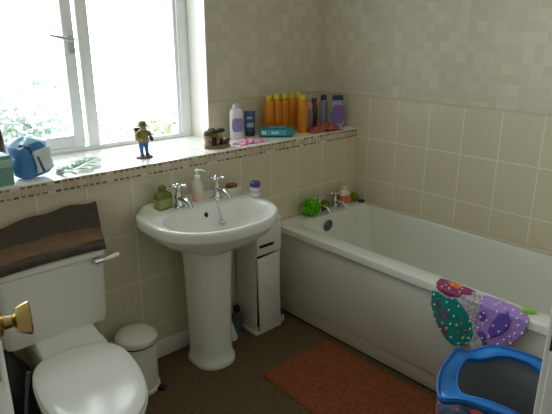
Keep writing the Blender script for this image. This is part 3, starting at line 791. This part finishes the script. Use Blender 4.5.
# ------------------------------------------------------------------ laundry hamper
HX, HY, HZ = -.998, -1.492, .412
t = thing('laundry_hamper', 'blue pop up laundry hamper standing against the bath side', 'hamper', (HX, HY, 0))
ra = math.radians(12)
def hring(h, z, n=4, sag=0, dx=0, dy=0):
    h *= 1.02
    r = []
    for i in range(64):
        q = 2*PI*i/64; c, s = math.cos(q), math.sin(q)
        x = h*math.copysign(abs(c)**(2/n), c); y = h*math.copysign(abs(s)**(2/n), s)
        zz = z - sag*(math.cos(2*q)**2)
        r.append((HX+dx+x*math.cos(ra)-y*math.sin(ra), HY+dy+x*math.sin(ra)+y*math.cos(ra), zz))
    return r
blue = plain('bright_blue_nylon', '#1767b8', .45, var=.12, scale=20)
blue_rim = plain('sky_blue_edging', '#1b78cc', .4, var=.1, scale=20)
def hprint():
    k = NT('dark_swirl_print'); tc = k.n('ShaderNodeTexCoord').outputs['Object']
    v = k.n('ShaderNodeTexWave'); v.wave_type = 'RINGS'; v.rings_direction = 'SPHERICAL'; v.inputs['Scale'].default_value = 14; v.inputs['Distortion'].default_value = 5; v.inputs['Detail'].default_value = 2
    mp = k.n('ShaderNodeMapping'); mp.inputs['Location'].default_value = (.18, -.05, -.33); k.l(tc, mp.inputs['Vector']); k.l(mp.outputs[0], v.inputs['Vector'])
    c = k.mix(k.math('MULTIPLY', v.outputs['Fac'], .8), lin('#0c0e16'), lin('#1d3a6b'))
    n = k.noise(tc, 17, 2); r = k.math('GREATER_THAN', n, .58)
    c = k.mix(k.math('MULTIPLY', r, .9), c, lin('#b02f2c'))
    return k.bsdf(c, .5)
b = NB(); loft(b, [hring(.176, .02), hring(.180, .2), hring(.183, .396, sag=-.045)], cap0=False, cap1=False); s1 = obj('printed_side', b, hprint(), t, smooth=60); s1['label'] = 'dark printed side with red patches'
m_ = s1.modifiers.new('thickness', 'SOLIDIFY'); m_.thickness = .002
b = NB(); loft(b, [hring(.1, .004), hring(.172, .004), hring(.178, .012), hring(.176, .024)], cap1=False); obj('base', b, blue, t, smooth=60)
b = NB()
loft(b, [hring(.184, .394, sag=-.045), hring(.186, HZ-.004, sag=-.045), hring(.184, HZ, sag=-.045), hring(.176, HZ+.003, sag=-.043)], cap0=False, cap1=False)
o = obj('upper_band', b, blue, t, smooth=60); m_ = o.modifiers.new('thickness', 'SOLIDIFY'); m_.thickness = .002
b = NB()
loft(b, [hring(.178, HZ+.003, sag=-.043), hring(.164, HZ+.003, 3.5, -.036, .004, -.002), hring(.148, HZ+.006, 2.7, -.028, .012, -.004), hring(.145, HZ-.008, 2.7, -.028, .012, -.004)], cap0=False, cap1=False)
o = obj('top_panel', b, blue_rim, t, smooth=60); m_ = o.modifiers.new('thickness', 'SOLIDIFY'); m_.thickness = .002
b = NB()
for off in (0,):
    pts = hring(.183, HZ+.002, sag=-.045); tube(b, pts+pts[:2], .0045, 8)
pts = hring(.146, HZ+.006, 2.7, -.028, .012, -.004); tube(b, pts+pts[:2], .004, 8)
obj('wire_edging', b, blue, t, smooth=60)
b = NB(); loft(b, [hring(.174, .03), hring(.178, .39, sag=-.05)], cap0=False, cap1=False); loft(b, [hring(.02, .028), hring(.174, .03)], cap0=True, cap1=False); obj('lining', b, plain('grey_mesh_lining', '#8f959b', .8), t, smooth=60)

# ------------------------------------------------------------------ things on the window ledge
Z = ZL
# tissue box at the left end
t = thing('tissue_box', 'pale teal box at the left end of the window ledge', 'box', (-2.055, .085, Z))
mm = Matrix.Translation((-2.055, .085, Z)) @ Matrix.Rotation(.12, 4, 'Z')
b = NB(); box(b, (-.075, -.055, 0), (.075, .055, .115), .003, mat=mm); obj('carton', b, plain('teal_card', '#6d9b92', .6, var=.18, scale=25), t)
b = NB(); box(b, (-.076, -.056, .07), (.076, .056, .1), .001, mat=mm); obj('pale_band', b, plain('mint_card', '#9fc3b4', .6, var=.15), t)
b = NB(); loft(b, [[tuple(mm @ Vector((.05*r*math.cos(a), .025*r*math.sin(a), .1151+z))) for a in [2*PI*i/24 for i in range(24)]] for r, z in ((1, 0), (.96, .0015))]); obj('opening', b, plain('pale_opening', '#d7e0da', .7), t)
# nappy pack: blue plastic pack with a white panel
t = thing('wipes_pack', 'crinkled blue and white plastic pack leaning beside the teal box', 'packet', (-1.872, .115, Z))
mm = Matrix.Translation((-1.875, .115, Z)) @ Matrix.Rotation(.35, 4, 'Z') @ Matrix.Rotation(-.12, 4, 'Y')
def packring(u, e):
    r = []
    for i in range(40):
        q = 2*PI*i/40; c, s = math.cos(q), math.sin(q)
        x = (.072+.008*math.sin(u*9))*e*math.copysign(abs(c)**(2/3.4), c); y = .052*e*math.copysign(abs(s)**(2/3), s)
        r.append(tuple(mm @ Vector((x+.004*math.sin(5*q+u*11), y+.004*math.cos(7*q+u*8), .012+u*.15+.006*math.sin(3*q)*(u > .3)+.0))))
    return r
b = NB(); loft(b, [packring(u, e) for u, e in ((0, .86), (.06, .97), (.25, 1.02), (.5, 1.04), (.7, .99), (.85, .84), (.95, .55), (1.02, .2))], mis=[0, 0, 0, 0, 0, 1, 1, 1])
body = obj('wrapper', b, [plain('royal_blue_film', '#4580c0', .3, var=.3, scale=25), plain('pale_blue_film', '#a5cdec', .3, var=.2, scale=25)], t, smooth=40)
b = NB(); 
for u0, u1, q0, q1, e in ((.12, .72, 4.55, 5.2, 1.045),):
    rows = []
    for j in range(9):
        u = u0+(u1-u0)*j/8; row = []
        for i in range(9):
            q = q0+(q1-q0)*i/8; c, s = math.cos(q), math.sin(q)
            x = .078*e*math.copysign(abs(c)**(2/3.4), c); y = .056*e*math.copysign(abs(s)**(2/3), s)
            row.append(b.verts.new(mm @ Vector((x+.003*math.sin(5*q+u*11), y-.003, .012+u*.15))))
        rows.append(row)
    for j in range(8):
        for i in range(8): b.faces.new([rows[j][i], rows[j][i+1], rows[j+1][i+1], rows[j+1][i]])
o = obj('white_panel', b, plain('white_film', '#d5dde0', .35, var=.12, scale=40), t, smooth=40); m_ = o.modifiers.new('thickness', 'SOLIDIFY'); m_.thickness = .003
b = NB(); tube(b, [mm @ Vector(p) for p in ((-.05, -.02, .145), (-.03, -.045, .135), (-.012, -.06, .09), (-.0, -.063, .03))], .007, 8); obj('blue_stripe', b, plain('navy_film', '#1f4f97', .35), t)
# tall dark bottle at the very left
flat_bottle('dark_bottle', 'tall dark brown bottle by the window behind the teal box', -1.945, .345, Z,
            [(.03, .03, 0), (.034, .034, .006), (.035, .035, .14), (.03, .03, .17), (.018, .018, .2), (.013, .013, .225), (.013, .013, .245)], plain('dark_brown_glass', '#3c2320', .15),
            [(.015, .015, .243), (.016, .016, .25), (.016, .016, .268), (.012, .012, .272)], plain('rust_cap', '#7a4a34', .4), n=2)
# leafy sprig lying on the sill
t = thing('leaf_sprig', 'flat sprig of grey green leaves lying on the sill', 'sprig', (-1.68, .15, Z))
stem = [Vector((-1.80, .075, Z+.004)), Vector((-1.74, .11, Z+.005)), Vector((-1.68, .15, Z+.005)), Vector((-1.62, .22, Z+.004))]
b = NB(); tube(b, stem, .0025, 6); obj('stem', b, plain('stem_green', '#5d7048', .6), t)
lm = plain('grey_green_leaf', '#7d9a80', .5, var=.2)
for k, (px, py, ang, L) in enumerate(((-1.79, .085, -.9, .06), (-1.77, .09, 1.6, .055), (-1.74, .1, -.6, .075), (-1.735, .115, 1.8, .06), (-1.70, .13, -.5, .08), (-1.69, .14, 1.5, .06), (-1.665, .16, -.3, .07), (-1.65, .18, 1.9, .055), (-1.625, .215, .2, .07), (-1.622, .218, 1.0, .06))):
    b = NB(); d = Vector((math.cos(ang), math.sin(ang), 0)); n_ = Vector((-d.y, d.x, 0)); rows = []
    for i in range(7):
        u = i/6; w = .019*math.sin(PI*min(1, u*.92+.06))**.8
        c = Vector((px, py, Z+.004+.012*math.sin(PI*u))) + d*L*1.3*u
        rows.append([b.verts.new(c-n_*w), b.verts.new(c+Vector((0, 0, -.002))), b.verts.new(c+n_*w)])
    for i in range(6):
        for j in range(2): b.faces.new([rows[i][j], rows[i][j+1], rows[i+1][j+1], rows[i+1][j]])
    o = obj('leaf', b, lm, t, smooth=60); m_ = o.modifiers.new('thickness', 'SOLIDIFY'); m_.thickness = .0012

# hiker figurine
fx, fy = -1.374, .128
t = thing('figurine', 'painted figurine of a bearded hiker with hat and backpack on the sill', 'figurine', (fx, fy, Z)); fig = t
b = NB(); lathe(b, [(0, 0), (.030, 0), (.031, .004), (.027, .009), (.01, .012), (0, .012)], (fx, fy, Z), seg=24, sx=1.05, sy=.8); obj('base', b, plain('slate_base', '#4b4c58', .5, var=.25, scale=80), t)
q = lambda x, y, z: (fx+x, fy+y, Z+z)
b = NB()
for s in (-1, 1): tube(b, [q(s*.010, -.002, .01), q(s*.0105, -.002, .03), q(s*.010, 0, .05), q(s*.0085, 0, .078)], [.0065, .007, .009, .0105], 12)
obj('trousers', b, plain('blue_trousers', '#3f6fa8', .5, var=.2, scale=80), t)
b = NB()
for s in (-1, 1): ico(b, q(s*.011, -.008, .0155), .008, 2, (.8, 1.5, .65))
obj('boots', b, plain('brown_boots', '#4f3a2c', .5), t)
b = NB(); loft(b, [sup(fx, fy, a, d, d, 2.3, 2.3, Z+z, 24) for a, d, z in ((.019, .013, .068), (.021, .015, .074), (.019, .0145, .092), (.0205, .015, .108), (.018, .013, .118), (.008, .008, .124))])
for s in (-1, 1):
    tube(b, [q(s*.018, 0, .113), q(s*.026, -.003, .098), q(s*.025, -.014, .084), q(s*.018, -.022, .084)], [.008, .0075, .0065, .006], 10)
obj('jacket', b, plain('olive_yellow_jacket', '#877f48', .5, var=.2, scale=80), t)
b = NB(); ico(b, q(0, -.001, .133), .0135, 3, (.85, .95, 1.08)); ico(b, q(0, -.0145, .133), .003, 2); ico(b, q(-.0185, -.024, .084), .005, 2); ico(b, q(.0185, -.024, .084), .005, 2); lathe(b, [(.006, 0), (.006, .012)], q(0, 0, .116), seg=12); obj('head_and_hands', b, plain('figurine_skin', '#b98d70', .5), t)
b = NB(); ico(b, q(0, -.008, .126), .010, 2, (.95, .8, 1.0), jit=.06); obj('beard', b, plain('grey_beard', '#a5a09a', .7), t)
b = NB(); lathe(b, [(0, .136), (.021, .137), (.0215, .1395), (.0145, .142), (.013, .152), (.009, .157), (0, .158)], (fx, fy, Z), seg=24); obj('hat', b, plain('olive_hat', '#75683c', .6, var=.2), t)
b = NB(); box(b, q(-.018, .013, .072), q(.018, .034, .118), .007, seg=3); tube(b, [q(-.02, .024, .121), q(.02, .024, .121)], .0065, 10); obj('backpack', b, plain('brown_backpack', '#4a3d33', .6, var=.2), t)
b = NB(); tube(b, [q(.019, -.026, .096), q(.0195, -.027, .076)], [.0055, .0055], 10); obj('dark_cup', b, M['black'], t)

fig.scale = (1.28, 1.28, 1.08)

# cottage-like stump ornament
ox, oy = -.992, .095
t = thing('ornament', 'brown and cream stump shaped ornament with a mossy dark top on the ledge', 'ornament', (ox, oy, Z)); orn = t
def rock(b, c, r, sc, mi=0, jit=.1): ico(b, c, r, 3, sc, mi, jit)
b = NB(); loft(b, [[(ox+.01+.062*e*math.cos(a)*(1+.08*math.sin(3*a)), oy-.005+.036*e*math.sin(a)*(1+.1*math.cos(4*a)), Z+z) for a in [2*PI*i/30 for i in range(30)]] for e, z in ((.97, 0), (1, .005), (.93, .012), (.6, .016))]); obj('ground', b, plain('terracotta_ground', '#8a6a58', .7, var=.3, scale=60), t, smooth=0)
b = NB()
for sx_, h in ((-.040, .062), (-.006, .07), (.022, .055)):
    tube(b, [(ox+sx_, oy, Z+.01), (ox+sx_+.004, oy+.004, Z+h*.5), (ox+sx_-.002, oy, Z+h)], [.017, .0125, .015], 10)
for k in range(14): rock(b, (ox+random.uniform(-.045, .035), oy+random.uniform(-.02, .012), Z+random.uniform(.02, .06)), random.uniform(.007, .012), (1, 1, 1.2))
obj('stumps', b, plain('cream_brown_stump', '#a08a6c', .7, var=.55, scale=70), t, smooth=0)
b = NB()
for k in range(16): rock(b, (ox+random.uniform(-.048, .03), oy+random.uniform(-.02, .016), Z+random.uniform(.066, .083)), random.uniform(.010, .016), (1.2, 1, .6))
obj('mossy_top', b, plain('dark_moss', '#3d3f2c', .8, var=.5, scale=70), t, smooth=0)
b = NB(); box(b, (ox-.028, oy-.030, Z+.014), (ox-.012, oy-.012, Z+.052), .004); obj('dark_doorway', b, M['shade_black'], t)
b = NB(); box(b, (ox+.008, oy-.03, Z+.014), (ox+.016, oy-.014, Z+.045), .003); obj('dark_doorway', b, M['shade_black'], t)
b = NB()
for k in range(6): rock(b, (ox+.03+random.uniform(-.015, .03), oy-.012+random.uniform(-.015, .02), Z+.02+random.uniform(0, .016)), random.uniform(.008, .012), (1.2, 1, .8))
obj('boulders', b, plain('brown_boulder', '#5f4d3c', .8, var=.4, scale=70), t, smooth=0)

orn.scale = (1.22, 1.15, 1.12)

# talc bottle
flat_bottle('talc_bottle', 'tall white talc bottle with a lilac label beside the blue tube', -.762, .215, Z,
            [(.034, .022, 0), (.037, .025, .005), (.038, .026, .08), (.037, .025, .145), (.03, .022, .16), (.02, .017, .166)], plain('white_talc_plastic', '#d9dade', .35),
            [(.021, .018, .165), (.022, .019, .168), (.021, .018, .184), (.015, .013, .190)], plain('pale_lilac_cap', '#c9c6d6', .35), rot=-.5)
tb_ = [o for o in COL.objects if o.name.startswith('talc_bottle')][0]
def label_patch(parent, m, w, d, n, h0, h1, q0, q1, mat, name='label'):
    b = NB(); rows = []
    for j in range(7):
        h = h0+(h1-h0)*j/6; row = []
        for i in range(13):
            q_ = q0+(q1-q0)*i/12; k = math.sqrt(max(.05, 1-((j-3)/3.6)**2)); qq = (q0+q1)/2+(q_-(q0+q1)/2)*k
            c, s = math.cos(qq), math.sin(qq)
            row.append(b.verts.new(m @ Vector((w*math.copysign(abs(c)**(2/n), c), d*math.copysign(abs(s)**(2/n), s), h))))
        rows.append(row)
    for j in range(6):
        for i in range(12): b.faces.new([rows[j][i], rows[j][i+1], rows[j+1][i+1], rows[j+1][i]])
    return obj(name, b, mat, parent, smooth=60)
mm = Matrix.Translation((-.762, .215, Z)) @ Matrix.Rotation(-.5, 4, 'Z')
label_patch(tb_, mm, .0392, .0272, 2.6, .04, .115, PI*1.25, PI*1.8, plain('lilac_flower_label', '#8d82b4', .4, var=.3, scale=40))
# blue tube standing on its cap
t = thing('cream_tube', 'dark blue tube standing on its cap beside the talc bottle', 'tube', (-.652, .235, Z))
mm = Matrix.Translation((-.652, .235, Z)) @ Matrix.Rotation(-.45, 4, 'Z')
b = NB(); loft(b, [sup(0, 0, a, d, d, n, n, h, 32) for a, d, n, h in ((.026, .02, 2.1, .028), (.028, .021, 2.1, .032), (.030, .016, 2.2, .08), (.032, .006, 2.6, .125), (.032, .002, 3, .14))], mat=mm); body = obj('tube_body', b, plain('dark_blue_plastic', '#2a4c79', .3, var=.35, scale=35), t)
b = NB(); loft(b, [sup(0, 0, a, d, d, 2.1, 2.1, h, 32) for a, d, h in ((.024, .019, 0), (.027, .021, .003), (.027, .021, .027), (.024, .019, .03))], mat=mm); obj('cap', b, plain('navy_cap', '#27304c', .35), t)
b = NB(); box(b, (-.022, -.0215, .05), (.018, -.014, .075), .003, mat=mm); obj('pale_print', b, plain('pale_blue_print', '#9db3c8', .4), t)
b = NB(); box(b, (-.02, -.016, .095), (.012, -.0095, .11), .002, mat=mm); obj('pale_print', b, plain('pale_blue_print', '#9db3c8', .4), t)
# small beige ball
b = NB(); ico(b, (-.612, .262, Z+.019), .02, 3, (1, 1, .95), jit=.02); tag(obj('bath_sponge', b, plain('beige_sponge', '#b3a184', .9, var=.2, scale=120), loc=(-.612, .262, Z)), 'small round beige sponge between the blue tube and the wipes packet', 'sponge')
# pink cloth
b = NB(); rows = []
for j in range(15):
    row = []
    for i in range(25):
        u, v = i/24-.5, j/14-.5
        r_ = math.hypot(u*1.0, v*1.0)
        x = -.775+.19*u*(1+.12*math.sin(v*9)); y = .085+.09*v*(1+.12*math.sin(u*11))+.01*u
        z = Z+.0035+.022*max(0, 1-(r_/.55)**2)*(.55+.45*math.sin(u*19+v*7)*math.cos(v*13-u*4))
        row.append(b.verts.new((x, y, z)))
    rows.append(row)
for j in range(14):
    for i in range(24): b.faces.new([rows[j][i], rows[j][i+1], rows[j+1][i+1], rows[j+1][i]])
def pinkcloth():
    k = NT('pink_white_cloth'); tc = k.n('ShaderNodeTexCoord').outputs['Object']
    return k.bsdf(k.mix(k.math('GREATER_THAN', k.noise(tc, 65, 2), .52), lin('#d877ae'), lin('#efd0df')), .9)
o = tag(obj('flannel', b, pinkcloth(), loc=(-.775, .085, Z), smooth=60), 'crumpled pink and white flannel lying on the ledge', 'cloth')
m_ = o.modifiers.new('thickness', 'SOLIDIFY'); m_.thickness = .004
# wet wipes pack
wx, wy = -.545, .128
t = thing('wipes_packet', 'flat teal and blue wipes packet lying in front of the orange bottles', 'packet', (wx, wy, Z))
mm = Matrix.Translation((wx, wy, Z)) @ Matrix.Rotation(-.72, 4, 'Z')
b = NB()
def wr(u):
    e = 1 - .55*max(0, (abs(u)-.86)/.14)**1.5; x = .098*u
    return [tuple(mm @ Vector((x, .052*(.85+.15*e)*math.copysign(abs(math.cos(a))**(2/3.5), math.cos(a)), .026+.0255*e*math.copysign(abs(math.sin(a))**(2/3), math.sin(a))))) for a in [2*PI*i/28 for i in range(28)]]
us = [-1, -.97, -.92, -.86, -.6, -.3, 0, .3, .6, .86, .92, .97, 1]
loft(b, [wr(u) for u in us]); body = obj('wrapper', b, plain('teal_film', '#25837c', .3, var=.25, scale=25), t, smooth=50)
b = NB(); box(b, (-.05, -.0535, .012), (.052, -.047, .042), .002, mat=mm); box(b, (-.045, -.04, .0505), (.05, .03, .053), .001, mat=mm); obj('blue_panel', b, plain('light_blue_print', '#4aa0cf', .35, var=.3, scale=60), t)
b = NB(); box(b, (-.030, -.055, .02), (.012, -.053, .034), .0005, mat=mm); obj('pale_print', b, plain('pale_aqua_print', '#b7dcd8', .4, var=.2, scale=90), t)
b = NB(); box(b, (-.085, -.052, .016), (-.056, -.0485, .038), .0005, mat=mm); obj('pale_print', b, plain('pale_aqua_print', '#b7dcd8', .4, var=.2, scale=90), t)
# orange bottles
ob = plain('orange_liquid', '#e08a12', .2, var=.12, scale=12, Transmission_Weight=.15)
oc = plain('yellow_cap', '#d9c31c', .35)
def orange(x, y, label, grp, s=1):
    t, m = flat_bottle('bubble_bath_bottle', label, x, y, Z,
        [(.026*s, .024, 0), (.0285*s, .027, .005), (.029*s, .028, .10), (.028*s, .027, .155), (.022*s, .022, .178), (.0125, .0125, .19)], ob,
        [(.0145, .0145, .188), (.017, .017, .19), (.017, .017, .212), (.013, .013, .218)], oc, n=2.8, group=grp)
    return t
row = [(-.518, .225), (-.4605, .224), (-.403, .223), (-.3455, .222), (-.288, .221)]
first = orange(*row[0], 'yellow capped orange bottle at the left end of the orange row', 'orange bottles on the ledge')
dup(first, (row[1][0], row[1][1], Z), 'second yellow capped orange bottle from the left of the orange row')
dup(first, (row[2][0], row[2][1], Z), 'third yellow capped orange bottle from the left of the orange row')
dup(first, (row[3][0], row[3][1], Z), 'fourth yellow capped orange bottle from the left of the orange row')
dup(first, (row[4][0], row[4][1], Z), 'orange bottle at the right end of the row, behind the front one')
dup(first, (-.358, .112, Z), 'foremost orange bottle standing in front of the orange row')
# pink and dark bottles, red cloth, lilac bottles in the corner
flat_bottle('pink_bottle', 'slim pink capped grey bottle just right of the orange bottles', -.276, .138, Z,
            [(.018, .016, 0), (.021, .018, .005), (.021, .018, .10), (.017, .016, .118), (.010, .010, .124)], plain('grey_pink_plastic', '#8d7f7c', .35),
            [(.012, .012, .123), (.016, .016, .126), (.016, .016, .158), (.012, .012, .163)], plain('pale_pink_cap', '#c99a9a', .4), n=2.2)
flat_bottle('shampoo_bottle', 'dark maroon bottle between the pink capped and lilac bottles', -.196, .178, Z,
            [(.020, .017, 0), (.024, .02, .005), (.024, .02, .125), (.018, .016, .145), (.010, .010, .15)], plain('dark_maroon_plastic', '#52302f', .3),
            [(.012, .012, .149), (.017, .017, .152), (.017, .017, .176), (.013, .013, .181)], plain('maroon_cap', '#6b3b3c', .35), n=2.2)
lil = plain('lilac_plastic', '#a79bb8', .35, var=.12, scale=20)
flat_bottle('lilac_bottle', 'slim grey lilac bottle with a dark blue cap behind the bigger lilac one', -.112, .178, Z,
            [(.022, .018, 0), (.026, .021, .005), (.026, .021, .14), (.02, .017, .158), (.011, .011, .163)], plain('grey_lilac_plastic', '#8e8aa3', .35),
            [(.013, .013, .162), (.018, .018, .165), (.018, .018, .19), (.013, .013, .195)], plain('dark_blue_cap', '#26335c', .35), n=2.3)
mm = Matrix.Translation((-.078, .095, Z)) @ Matrix.Rotation(-.55, 4, 'Z')
t, _ = flat_bottle('lilac_lotion_bottle', 'big oval lilac bottle with a dark blue top in the wall corner', -.078, .095, Z,
            [(.036, .019, 0), (.040, .022, .005), (.048, .025, .06), (.049, .025, .10), (.044, .023, .14), (.032, .019, .160), (.017, .013, .168)], lil,
            [(.018, .014, .166), (.034, .018, .169), (.034, .019, .188), (.026, .015, .197)], plain('navy_top', '#24305a', .35), n=2.3, rot=-.55)
label_patch(t, mm, .050, .0262, 2.3, .03, .14, PI*1.22, PI*1.78, plain('violet_label', '#7d5fa8', .4, var=.35, scale=45))
b = NB(); rows = []
for j in range(13):
    row_ = []
    for i in range(25):
        u, v = i/24-.5, j/12-.5
        x = -.225+.225*u; y = .066+.09*v*(1+.1*math.sin(u*9))-.025*u; x += .01*math.sin(v*8)
        r_ = math.hypot(u, v)
        z = Z+.0035+.05*max(0, 1-(r_/.62)**2)*(.6+.4*math.sin(u*23+v*5)*math.cos(v*15))
        row_.append(b.verts.new((x, y, z)))
    rows.append(row_)
for j in range(12):
    for i in range(24): b.faces.new([rows[j][i], rows[j][i+1], rows[j+1][i+1], rows[j+1][i]])
def redcloth():
    k = NT('red_cloth'); tc = k.n('ShaderNodeTexCoord').outputs['Object']
    return k.bsdf(k.mix(k.noise(tc, 40, 3), lin('#7d2a26'), lin('#c06a5b')), .9)
o = tag(obj('face_cloth', b, redcloth(), loc=(-.225, .066, Z), smooth=60), 'crumpled brick red cloth on the ledge before the lilac bottles', 'cloth')
m_ = o.modifiers.new('thickness', 'SOLIDIFY'); m_.thickness = .004

# ------------------------------------------------------------------ light
w = bpy.data.worlds.new('overcast_sky'); SC.world = w; w.use_nodes = True
bg = w.node_tree.nodes['Background']; bg.inputs[0].default_value = (.895, .945, 1, 1); bg.inputs[1].default_value = 12.0
L = bpy.data.lights.new('window_portal', 'AREA'); L.shape = 'RECTANGLE'; L.size = XJ-XW0-.02; L.size_y = ZH-ZL-.02
L.cycles.is_portal = True
lo_ = bpy.data.objects.new('window_portal', L); COL.objects.link(lo_)
lo_.location = ((XJ+XW0)/2, .53, (ZH+ZL)/2); lo_.rotation_euler = (-PI/2, 0, 0)

SC.view_settings.view_transform = 'Standard'; SC.view_settings.look = 'None'
SC.view_settings.gamma = 1; SC.view_settings.use_curve_mapping = False
SC.view_settings.exposure = 0.0
SC.cycles.use_denoising = True
SC.cycles.max_bounces = 12; SC.cycles.diffuse_bounces = 8; SC.cycles.transparent_max_bounces = 16
SC.cycles.caustics_reflective = False; SC.cycles.caustics_refractive = False
SC.cycles.sample_clamp_indirect = 8
